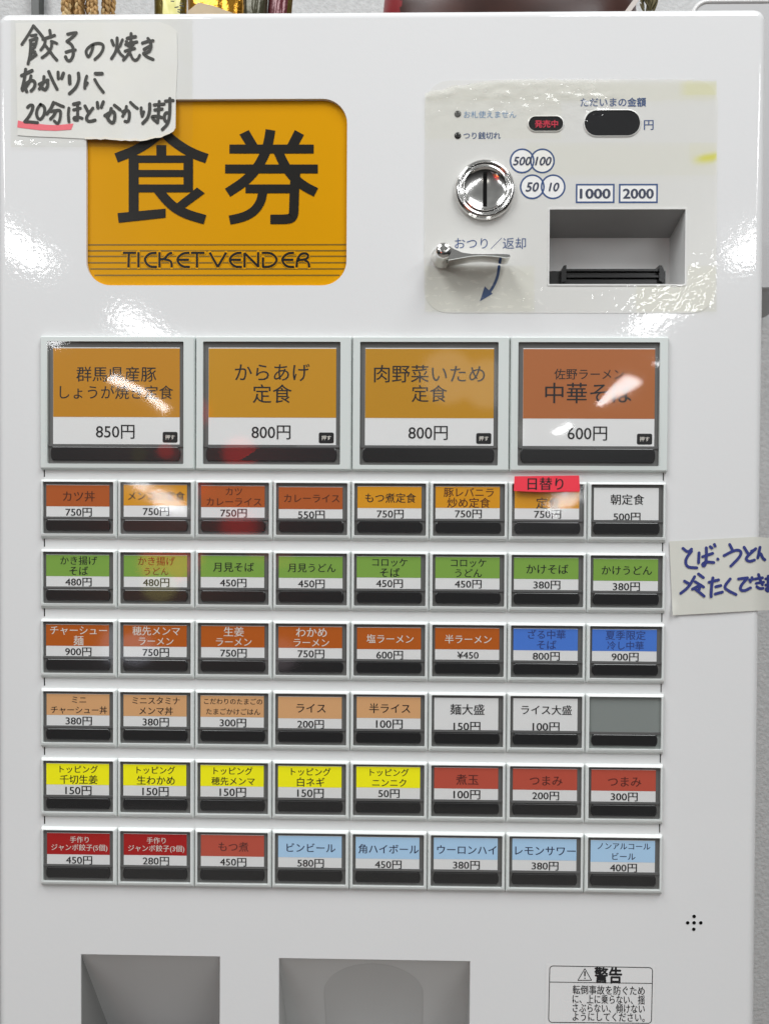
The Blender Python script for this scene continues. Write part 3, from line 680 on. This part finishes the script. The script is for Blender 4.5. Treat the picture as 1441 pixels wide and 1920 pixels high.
HAND = [((40, 40, 9.006), 44, [
 [(215, 85), (120, 250), (20, 395)], [(215, 85), (300, 180), (370, 270)], [(175, 250), (260, 235)], [(160, 330), (275, 290)], [(275, 290), (262, 370), (235, 450), (180, 480)], [(170, 330), (170, 450), (155, 600), (125, 725)], [(185, 400), (250, 385)], [(190, 530), (240, 520)], [(165, 640), (215, 600), (260, 570)], [(175, 560), (175, 620)],
 [(490, 160), (500, 225)], [(375, 310), (480, 275), (570, 245)], [(415, 330), (405, 400), (340, 490)], [(515, 345), (570, 360), (610, 380)], [(525, 370), (520, 450), (460, 550), (360, 620)], [(420, 420), (490, 510), (560, 610), (610, 660)],
 [(790, 225), (870, 205), (940, 200)], [(940, 205), (880, 270), (780, 345)], [(780, 345), (860, 400), (890, 480), (885, 590), (850, 660), (810, 680), (770, 650), (755, 605)], [(765, 525), (850, 500), (920, 490)],
 [(1220, 420), (1200, 520), (1140, 625), (1105, 560), (1100, 500), (1160, 430), (1240, 385), (1330, 375), (1390, 400), (1395, 470), (1340, 570), (1250, 650)]]),
 ((170, 40, 9.006), 44, [
 [(365, 330), (395, 410)], [(545, 320), (500, 430)], [(455, 290), (455, 420), (430, 530), (360, 635)], [(465, 450), (490, 540), (570, 610)],
 [(690, 215), (690, 300), (680, 420), (665, 560)], [(625, 295), (700, 275), (765, 265)], [(600, 400), (690, 370), (785, 355)], [(610, 350), (640, 420)], [(740, 380), (700, 430)], [(590, 510), (680, 480), (750, 465)], [(640, 560), (610, 610), (560, 660)], [(685, 570), (710, 640), (760, 670), (810, 640), (835, 580)],
 [(880, 375), (970, 345), (1060, 335)], [(975, 300), (1020, 360), (1030, 440), (1000, 520), (900, 550)], [(910, 480), (1000, 430)], [(900, 555), (960, 610), (1060, 650)]]),
 ((30, 120, 8.006), 43, [
 [(95, 180), (170, 145), (250, 105)], [(155, 85), (140, 220), (100, 380)], [(235, 185), (220, 260), (150, 370), (105, 400)], [(140, 290), (150, 370), (170, 420)], [(150, 310), (220, 255), (280, 255), (300, 300), (280, 370), (235, 410)],
 [(430, 195), (425, 290), (360, 380)], [(360, 310), (440, 270), (490, 250)], [(480, 250), (490, 320), (470, 370), (440, 395), (405, 370)], [(500, 120), (550, 240), (625, 385)], [(640, 130), (645, 225)], [(720, 145), (695, 220)],
 [(810, 185), (815, 300)], [(945, 145), (955, 230), (930, 320), (880, 390), (810, 450)],
 [(1070, 190), (1045, 270), (1040, 370)], [(1080, 290), (1055, 330)], [(1200, 150), (1300, 150)], [(1190, 240), (1240, 330), (1320, 430)]]),
 ((30, 180, 8.476), 44, [
 [(195, 185), (230, 150), (280, 150), (275, 220), (220, 330), (150, 415)], [(150, 415), (250, 420), (350, 430)],
 [(400, 140), (340, 220), (335, 330), (385, 385), (440, 340), (470, 250), (460, 170), (400, 140)],
 [(605, 110), (570, 200), (500, 290)], [(640, 120), (700, 150), (765, 175)], [(570, 250), (640, 235), (710, 230), (720, 280), (710, 380), (675, 455), (620, 405)], [(640, 260), (610, 320), (560, 370)],
 [(850, 200), (840, 300), (850, 415)], [(925, 135), (1015, 115)], [(925, 225), (1030, 200)], [(985, 120), (990, 250), (985, 390)], [(985, 390), (930, 385), (925, 345), (1000, 340), (1060, 360)],
 [(1105, 165), (1160, 270)], [(1230, 200), (1150, 300), (1120, 370), (1160, 415), (1265, 390)], [(1300, 110), (1310, 195)], [(1395, 100), (1365, 185)]]),
 ((180, 175, 8.476), 44, [
 [(150, 360), (230, 310), (290, 290), (310, 350), (300, 450), (270, 480), (220, 450), (190, 400)], [(250, 250), (240, 310), (190, 390)], [(300, 195), (390, 265)],
 [(490, 215), (480, 290), (430, 370)], [(430, 300), (490, 270), (535, 290), (540, 380), (520, 460), (470, 450)], [(555, 150), (610, 205), (665, 245)],
 [(725, 235), (725, 310), (740, 370)], [(765, 300), (745, 360)], [(860, 175), (860, 290), (830, 400), (750, 480)],
 [(930, 190), (1090, 175)], [(940, 270), (1060, 255)], [(1010, 135), (1000, 300), (985, 470)], [(980, 470), (900, 400), (900, 370), (990, 370), (1050, 390)],
 [(1110, 130), (1230, 120)], [(1180, 90), (1180, 300), (1160, 480), (1060, 580)], [(1170, 320), (1110, 310), (1085, 390), (1110, 460), (1160, 450), (1170, 390)]])]
cnt = 0
for (ox_, oy_, sc_), wd, strokes in HAND:
    for st in strokes:
        h_ = 1.75 + 0.05 * (cnt % 9); cnt += 1
        b.stroke([(ox_ + x / sc_, oy_ + y / sc_) for x, y in st], wd * 1.12 / sc_ * random.uniform(0.92, 1.1), lambda x, y: P(*T(x, y), h_), 1, True)
um = [(40, 392), (90, 406), (150, 420), (350, 445), (500, 462), (650, 468), (920, 442), (905, 490), (885, 540), (650, 558), (400, 550), (150, 520), (30, 505)]
b.poly([T(30 + x / 8.476, 180 + y / 8.476) for x, y in um], 1.4, 2)
tag(b.build('paper_note', [M['paper'], M['marker'], M['redmark'], mat('torn_edge_brown', (0.72, 0.68, 0.62), 0.9)]), 'torn handwritten paper note in black marker with a red underline, overlapping the yellow sign', 'note')

# clear tape sheets (wrinkled film)
def tape_sheet(name, x0, y0, x1, y1, nx, ny, hf, stain, label, edge=None, skip=None):
    bb = MB(); pts = []; cols = []
    for j in range(ny + 1):
        for i in range(nx + 1):
            a, c__ = i / nx, j / ny
            x = x0 + (x1 - x0) * a; y = y0 + (y1 - y0) * c__
            if edge: x, y = edge(a, c__, x, y)
            pts.append(P(*T(x, y), hf(x, y))); cols.append(stain(x, y))
    bb.add(pts, [[(j + 1) * (nx + 1) + i, (j + 1) * (nx + 1) + i + 1, j * (nx + 1) + i + 1, j * (nx + 1) + i] for j in range(ny) for i in range(nx)
            if not (skip and skip(x0 + (x1 - x0) * (i + 0.5) / nx, y0 + (y1 - y0) * (j + 0.5) / ny))], 0, True)
    o = bb.build(name, M['tape'])
    at = o.data.color_attributes.new('stain', 'FLOAT_COLOR', 'POINT')
    for k_, c_ in enumerate(cols): at.data[k_].color = (c_[0], c_[1], c_[2] if len(c_) > 2 else 0.0, 1)
    tag(o, label, 'tape'); return o
def nz3(x, y, s_, z=0.0): return noise.noise(Vector((x * s_, y * s_, z)))
def sst(a, b_, x): t = max(0, min(1, (x - a) / (b_ - a))); return t * t * (3 - 2 * t)
def h_note(x, y):
    return 2.9 + 0.8 * nz3(x, y, 0.022) + 0.4 * nz3(x, y, 0.06, 3) + 0.8 * math.exp(-((y - 262) / 5) ** 2) * (x > 30)
tape_sheet('clear_tape', 22, 31, 362, 277, 70, 52, h_note, lambda x, y: (0.35 + 0.2 * nz3(x, y, 0.03, 7), 0.0), 'wide clear tape sheet sealing the torn handwritten note at the upper left')
def h_pay(x, y):
    top = sst(262, 190, y) * sst(1175, 1120, x)
    low = 0.35 + 0.55 * sst(400, 560, y)
    q1 = nz3(x * 0.45, y * 1.6, 0.06); q2 = nz3(x + y * 0.6, y * 1.5 - x * 0.4, 0.05, 4)
    w_ = top * (3.0 * q1 + 2.6 * q2 + 1.1 * nz3(x * 0.6, y, 0.22, 2))
    w2 = 0.22 * (nz3(x, y, 0.09, 9) + 0.6 * nz3(x, y, 0.22, 5)) * (1 - top) * low * 1.2
    mid = 0.35 * sst(395, 420, y) * sst(1040, 1000, x) * nz3(x * 0.5, y * 1.2, 0.12, 6)
    return 3.2 + max(-1.4, w_ * 0.55 + 0.4) * (0.25 + 0.75 * sst(150, 176, y)) + w2 + mid
def stain_pay(x, y):
    a = 0.06; yel = 0.0
    if y < 190: a = 0.75 * sst(150, 158, y)
    if x < 1050 and y < 262: a = max(a, 0.5)
    if 268 < y < 330 and x > 985: a = 0.6
    if y > 500 and x < 1000: a = 0.75
    if x > 1190 and y > 500: a = 0.75
    if x > 1265 and 153 < y < 180: a, yel = 0.7, 0.35 * sst(1265, 1290, x)
    d1 = sst(1285, 1322, x) * math.exp(-((y - 298 + (x - 1310) * 0.15) / 8) ** 2)
    if d1 > 0.05: a, yel = max(a, 0.6 + 0.4 * d1), min(1, 1.1 * d1)
    if 268 < y < 300 and x > 1290: a, yel = max(a, 0.6), max(yel, 0.12)
    top = sst(268, 200, y) * sst(1190, 1130, x)
    if 988 < x < 1057 and 216 < y < 248 or 1092 < x < 1201 and 205 < y < 257: top = 0
    return (a + 0.05 * nz3(x, y, 0.05, 1), yel, 0.0 + top * (0.11 + 0.10 * nz3(x * 0.5, y, 0.07, 3) + 0.16 * sst(190, 176, y)) + 0.02 * sst(400, 440, y) * sst(1010, 960, x))
def edge_pay(a, c__, x, y):
    y += ((26 * (1 - a / 0.36) ** 2 if a < 0.36 else 0) + 3 * nz3(x, 0, 0.05)) * (1 - c__) ** 12
    return x, y
def skip_pay(x, y): return (1026 < x < 1286 and 390 < y < 536) or (x - 908) ** 2 + (y - 358) ** 2 < 57 ** 2 or (x - 828) ** 2 + (y - 482) ** 2 < 23 ** 2
tape_sheet('clear_tape', 796, 150, 1341, 585, 230, 185, h_pay, stain_pay, 'crinkled yellowed clear tape covering the coin and banknote panel', edge_pay, skip_pay)

# paper slip bending round the right edge
UE = T(1417, 1075)[0] + 12
def slip(x, y):
    u, v = T(x, y); h = 2.2 + 1.6 * sst(1300, 1255, x) * 0 + 0.7 * math.sin((x - 1255) / 50.0)
    if u > UE - 22:
        d = u - (UE - 22); h -= (0.018 * d * d if d < 30 else 0.018 * 900 + (d - 30) * 1.08)
    if y > 1120 and x < 1275: h += 5 * sst(1120, 1153, y) * sst(1275, 1258, x)
    return u, v, h
def slip_p(x, y, off=0.0):
    u, v, h = slip(x, y); h += off; k_ = 1 - h / F; return P(u * k_, v * k_, h)
b = MB(); nx, ny = 60, 16; pts = []
for j in range(ny + 1):
    for i in range(nx + 1):
        a = i / nx; t = j / ny; x = 1254 + a * 215
        yt = 1015 - 8.5 * min(1, a / 0.75) + (4 * (a - 0.75) / 0.25 if a > 0.75 else 0); yb = 1154 - 9 * min(1, a / 0.75) - (2 * (a - 0.75) / 0.25 if a > 0.75 else 0)
        pts.append(slip_p(x + 6 * t * (1 - a), yt + (yb - yt) * t))
b.add(pts, [[j * (nx + 1) + i, j * (nx + 1) + i + 1, (j + 1) * (nx + 1) + i + 1, (j + 1) * (nx + 1) + i] for j in range(ny) for i in range(nx)], 0, True)
for i, st in enumerate([[(285, 615), (330, 652), (362, 622)], [(362, 640), (305, 715), (318, 785), (410, 790)], [(430, 655), (425, 745)], [(462, 690), (552, 660)], [(495, 610), (498, 690), (482, 782), (455, 760), (490, 735), (562, 742)], [(530, 600), (545, 612)], [(568, 580), (574, 595)], [(598, 710), (600, 713)],
     [(705, 580), (727, 622)], [(655, 680), (760, 625), (812, 640), (800, 690), (715, 775)], [(835, 605), (870, 662)], [(940, 618), (870, 680), (848, 712), (880, 735), (928, 720)], [(902, 640), (932, 628)], [(978, 605), (968, 660), (958, 700)], [(965, 680), (985, 655), (1000, 700), (1022, 718)],
     [(300, 910), (338, 932)], [(390, 870), (340, 960), (265, 1020)], [(425, 845), (468, 878)], [(395, 915), (470, 962)], [(370, 982), (442, 945)], [(442, 948), (425, 1000)], [(400, 985), (440, 1015), (475, 1045)],
     [(520, 920), (605, 898)], [(555, 880), (540, 970), (538, 1050)], [(580, 960), (625, 950)], [(575, 1025), (640, 1008)], [(710, 890), (650, 965), (700, 1000), (762, 1030)], [(785, 890), (865, 880)], [(862, 885), (805, 950), (800, 990), (840, 998), (892, 970)], [(885, 898), (892, 915)], [(906, 878), (912, 895)],
     [(935, 890), (1000, 880)], [(945, 930), (1010, 920)], [(965, 850), (985, 915), (1000, 942)], [(950, 960), (975, 978), (1005, 975)], [(1030, 890), (1075, 885)], [(1030, 945), (1075, 938)], [(1052, 865), (1050, 1000)], [(1048, 1000), (1030, 985), (1045, 970), (1080, 990)]]):
    off = 0.9 + 0.06 * (i % 8)
    b.stroke([(1220 + x / 4.8, 900 + y / 4.8) for x, y in st], 26 / 4.8, lambda x, y: slip_p(x, y, off), 1, True)
tag(b.build('paper_note', [M['paper2'], M['navy']]), 'cream paper slip in navy marker folded round the right edge of the machine', 'note')

# ------------------------------------------------------------------ things on top of the machine
def X3(x, y, h):      # photo measurement at depth h
    return TH(x, y, h)
TOPZ = Z0 - (VT + 6) * S
def bag(name, x0, x1, h, mats, label, cat, top=70, bulge=26, seed=0, lean=0.0, band=None):
    """a foil pouch standing on the cabinet: pillow body with crimped top"""
    (ua, _), (ub, _) = X3(x0, 10, h), X3(x1, 10, h)
    v1 = VT + 6; v0 = X3(x0, 10, h)[1] - top
    bb = MB(); nx_, ny_ = 22, 16
    for side in (1, -1):
        pts = []
        for j in range(ny_ + 1):
            for i in range(nx_ + 1):
                a = i / nx_ * 2 - 1; t = j / ny_
                puff = (max(0, 1 - a * a) ** 0.5) * (math.sin(math.pi * min(1, t * 1.02)) ** 0.6 if t < 1 else 0.6)
                wr_ = 3.5 * noise.noise(Vector((a * 3 + seed, t * 6, side * 2.0 + seed)))
                u = (ua + ub) / 2 + a * (ub - ua) / 2 * (1 - 0.06 * math.sin(math.pi * t)) + lean * (1 - t) * 20
                pts.append(P(u, v0 + (v1 - v0) * t, h + side * (bulge * puff + wr_ * puff)))
        m0 = len(bb.m)
        bb.add(pts, [[j * (nx_ + 1) + i, j * (nx_ + 1) + i + 1, (j + 1) * (nx_ + 1) + i + 1, (j + 1) * (nx_ + 1) + i] for j in range(ny_) for i in range(nx_)], 0, True)
        if band and side == 1:
            for q_ in range(nx_ * ny_):
                if band[0] <= (q_ % nx_) / nx_ < band[1]: bb.m[m0 + q_] = 1
    o = bb.build(name, mats); tag(o, label, cat)
    return o
foil_o = mat('olive_foil', (0.14, 0.105, 0.02), 0.25, metal=0.7, bump=(90, 0.002, 0.5, 3))
foil_g = mat('gold_foil', (0.42, 0.20, 0.015), 0.22, metal=0.75, bump=(80, 0.003, 0.6, 3))
foil_d = mat('dark_foil', (0.035, 0.032, 0.012), 0.3, metal=0.3, bump=(80, 0.002, 0.4, 3))
foil_m = mat('maroon_foil', (0.09, 0.010, 0.016), 0.25, metal=0.2, bump=(80, 0.002, 0.4, 3))
lab_y = mat('pale_yellow_label', (0.74, 0.70, 0.26), 0.4)
bag('snack_pouch', 288, 352, -235, [foil_o, lab_y], 'olive gold foil pouch with a pale yellow label stripe, on top of the machine', 'pouch', seed=1, band=(0.36, 0.86))
bag('snack_pouch', 350, 462, -300, [foil_g, lab_y], 'shiny amber gold foil pouch behind the beige card', 'pouch', seed=5)
bag('snack_pouch', 448, 498, -255, [foil_d, lab_y], 'dark olive foil pouch right of the beige card', 'pouch', seed=9, band=(0.05, 0.09), lean=0.4)
bag('snack_pouch', 490, 538, -270, [foil_m, foil_o], 'maroon foil pouch with an olive edge, rightmost of the pouches', 'pouch', seed=13, band=(0.82, 1.01), lean=0.9)
for i_, o in enumerate([x for x in COL.objects if x.name.startswith('snack_pouch')]): o['group'] = 'foil pouches on top of the machine'
# dark printing on the pale label of the olive pouch
b = MB(); hq = -200
for i in range(9):
    x = 318 + random.uniform(0, 22); y = -6 + i * 4
    b.stroke([(x, y), (x + random.uniform(3, 8), y + random.uniform(-2, 2))], 2.0, lambda xx, yy: P(*X3(xx, yy, hq), hq), 0, True)
lp = [o for o in COL.objects if o.name == 'snack_pouch'][0]
b.build('label_print', M['ink'], lp)
# beige card
b = MB(); q = [X3(x, y, -160) for x, y in ((352, 60), (352, 21), (372, 4.5), (398, 10), (436, 24), (440, 60))]
q[0] = (q[0][0], VT + 6); q[-1] = (q[-1][0], VT + 6)
b.loft([q, q], [-170, -160], 0, True, False, True)
tag(b.build('cardboard_piece', mat('beige_card', (0.50, 0.40, 0.27), 0.8, var=(60, 0.15))), 'beige cardboard piece with a slanted top in front of the gold pouch', 'card')
# dried wheat bunch
b = MB(); random.seed(3)
def grain(bb, c0_, ax_, ln, r_, mi=0):
    ax_ = ax_.normalized(); s1 = ax_.orthogonal().normalized(); s2 = ax_.cross(s1)
    rings = []
    for t, k_ in ((-1, 0.12), (-0.5, 0.8), (0.1, 1.0), (0.6, 0.7), (1, 0.1)):
        rings.append([c0_ + ax_ * (t * ln) + (s1 * math.cos(a) + s2 * math.sin(a)) * r_ * k_ for a in (0, 1.257, 2.513, 3.77, 5.027)])
    pts = [p for r__ in rings for p in r__]
    bb.add(pts, [[k_ * 5 + i, k_ * 5 + (i + 1) % 5, k_ * 5 + 5 + (i + 1) % 5, k_ * 5 + 5 + i] for k_ in range(4) for i in range(5)], mi, True)
for (x0, x1, n_) in ((120, 178, 17), (193, 212, 6)):
    for e_ in range(n_):
        h = -190 + random.uniform(-40, 40); (u, v) = X3(random.uniform(x0, x1), 26, h)
        tip = Vector(P(u + random.uniform(-8, 8), v - 150, h)); bot = Vector(P(u, v + random.uniform(-8, 14), h))
        foot = Vector(P(u + random.uniform(-10, 10), VT + 6, h + random.uniform(-15, 15)))
        d = bot - tip
        for g_ in range(26):
            t = g_ / 25; c0_ = tip + d * t; sd = 1 if g_ % 2 else -1
            off = Vector((sd * 4.2 * S * random.uniform(0.5, 1.2), random.uniform(-2, 2) * S, 0))
            grain(b, c0_ + off, d.normalized() + Vector((sd * 0.35, random.uniform(-.3, .3), 0)), 8.5 * S, 4.2 * S, random.choice((0, 0, 1)))
        side = Vector((1, 0, 0)) * 0.9 * S
        b.add([bot - side, bot + side, foot + side, foot - side], [[0, 1, 2, 3]], 1)
tag(b.build('wheat_bunch', [mat('wheat_grain', (0.42, 0.25, 0.09), 0.7), mat('wheat_pale', (0.58, 0.42, 0.20), 0.7)]), 'dried brown wheat ears standing behind the top left edge of the machine', 'dried wheat')
# dark post on the wall
hW = -0.385 / S
b = MB(); (ua, _), (ub, _) = X3(59, 10, hW), X3(73, 10, hW)
b.box(ua, -2200, ub, 0, hW - 40, hW)
tag(b.build('cable_duct', mat('dark_duct', (0.045, 0.05, 0.045), 0.4)), 'dark narrow duct running up the grey wall behind the note', 'duct')
# dark red lacquered round vessel
h = -520; (ua, va), (ub, _) = X3(716, 10, h), X3(1192, 10, h)
cu, rr_ = (ua + ub) / 2, (ub - ua) / 2
b = MB(); n = 200
prof = [(0.30, 0), (0.55, 40), (0.80, 120), (0.95, 200), (1.0, 285), (0.995, 300), (0.97, 380), (0.88, 470), (0.70, 540), (0.45, 580), (0.1, 595)]
rings = [[(Vector((cu * S + rr_ * k_ * math.cos(2 * math.pi * i / n) * S, -h * S + 0.42 * rr_ * k_ * math.sin(2 * math.pi * i / n) * S, TOPZ + hgt * S))) for i in range(n)] for k_, hgt in prof]
pts = [p for r__ in rings for p in r__]
b.add(pts, [[k_ * n + i, k_ * n + (i + 1) % n, (k_ + 1) * n + (i + 1) % n, (k_ + 1) * n + i] for k_ in range(len(prof) - 1) for i in range(n)], 0, True)
b.m = [1 if sum(b.v[i].x for i in f) / len(f) / S < ua + 50 else 0 for f in b.f]
tag(b.build('round_vessel', [mat('brown_lacquer', (0.055, 0.018, 0.012), 0.3, var=(18, 0.6)), mat('red_lacquer', (0.22, 0.012, 0.016), 0.35)]), 'large round dark brown lacquered vessel with a red end, on top of the machine', 'vessel')
# pale cord and straw tassel beside it
b = MB(); hc = -330
b.stroke([(1168, 32), (1180, 16), (1196, -6), (1206, -30)], 9, lambda x, y: P(*X3(x, y, hc), hc), 0, True)
b.stroke([(1168, 32), (1180, 16), (1196, -6), (1206, -30)], 9, lambda x, y: P(*X3(x, y, hc), hc - 3), 0, True)
p0 = X3(1168, 32, hc)
b.box(p0[0] - 6, p0[1], p0[0] + 4, VT + 6, hc - 8, hc)
tag(b.build('pale_strap', mat('pale_strap', (0.55, 0.50, 0.46), 0.7)), 'pale slanting strap at the right end of the dark vessel', 'strap')
b = MB(); random.seed(5)
for i in range(60):
    h = -360 + random.uniform(-15, 15); u, v = X3(random.uniform(1203, 1230), 14, h)
    grain(b, Vector(P(u, v - random.uniform(-4, 60), h)), Vector((random.uniform(-.5, .5), random.uniform(-.4, .4), 1)), 16 * S, 3 * S)
u, v = X3(1216, 14, -360); b.box(u - 4, v - 20, u + 4, VT + 6, -364, -356)
tag(b.build('straw_tassel', mat('olive_straw', (0.13, 0.11, 0.05), 0.8)), 'small olive brown straw tassel right of the pale strap', 'tassel')
# grey metal box on the wall, behind the right edge
b = MB(); h = -840
q0 = X3(1296, 20, h); q1 = X3(1560, -40, h); vt_ = X3(1330, 1, h)[1]; vb_ = X3(1436, 545, h)[1]
def bx(e_, r_): return [(u + 0, v) for u, v in rrect(q0[0] - e_, vt_ - e_, q1[0] + e_, vb_ + e_, r_, 8)]
b.loft([bx(0, 45), bx(0, 45)], [-1202, h - 14], 0, True, True)
b.loft([bx(0, 45), bx(-3, 42), bx(-10, 35)], [h - 14, h - 5, h], 0, True, True)
rim = [(q0[0] + 2, vb_ - 60)] + [(q0[0] + 47 - 45 * math.cos(a), vt_ + 47 - 45 * math.sin(a)) for a in [math.pi / 2 * i / 10 for i in range(11)]] + [(q1[0] - 60, vt_ + 2)]
rings = []
for i, (u, v) in enumerate(rim):
    d = (Vector(rim[min(i + 1, len(rim) - 1)]) - Vector(rim[max(i - 1, 0)])).normalized()
    rings.append([P(u - d.y * 7 * math.cos(a), v + d.x * 7 * math.cos(a), h - 2 + 7 * math.sin(a)) for a in [2 * math.pi * k_ / 10 for k_ in range(10)]])
b.add([p for r__ in rings for p in r__], [[k_ * 10 + i, k_ * 10 + (i + 1) % 10, k_ * 10 + 10 + (i + 1) % 10, k_ * 10 + 10 + i] for k_ in range(len(rings) - 1) for i in range(10)], 1, True)
bas = b.build('metal_box', [mat('grey_metal', (0.46, 0.46, 0.46), 0.5), mat('pale_metal', (0.75, 0.75, 0.74), 0.25)])
tag(bas, 'grey metal box with a pale rounded rim on the wall behind the top right corner', 'box')
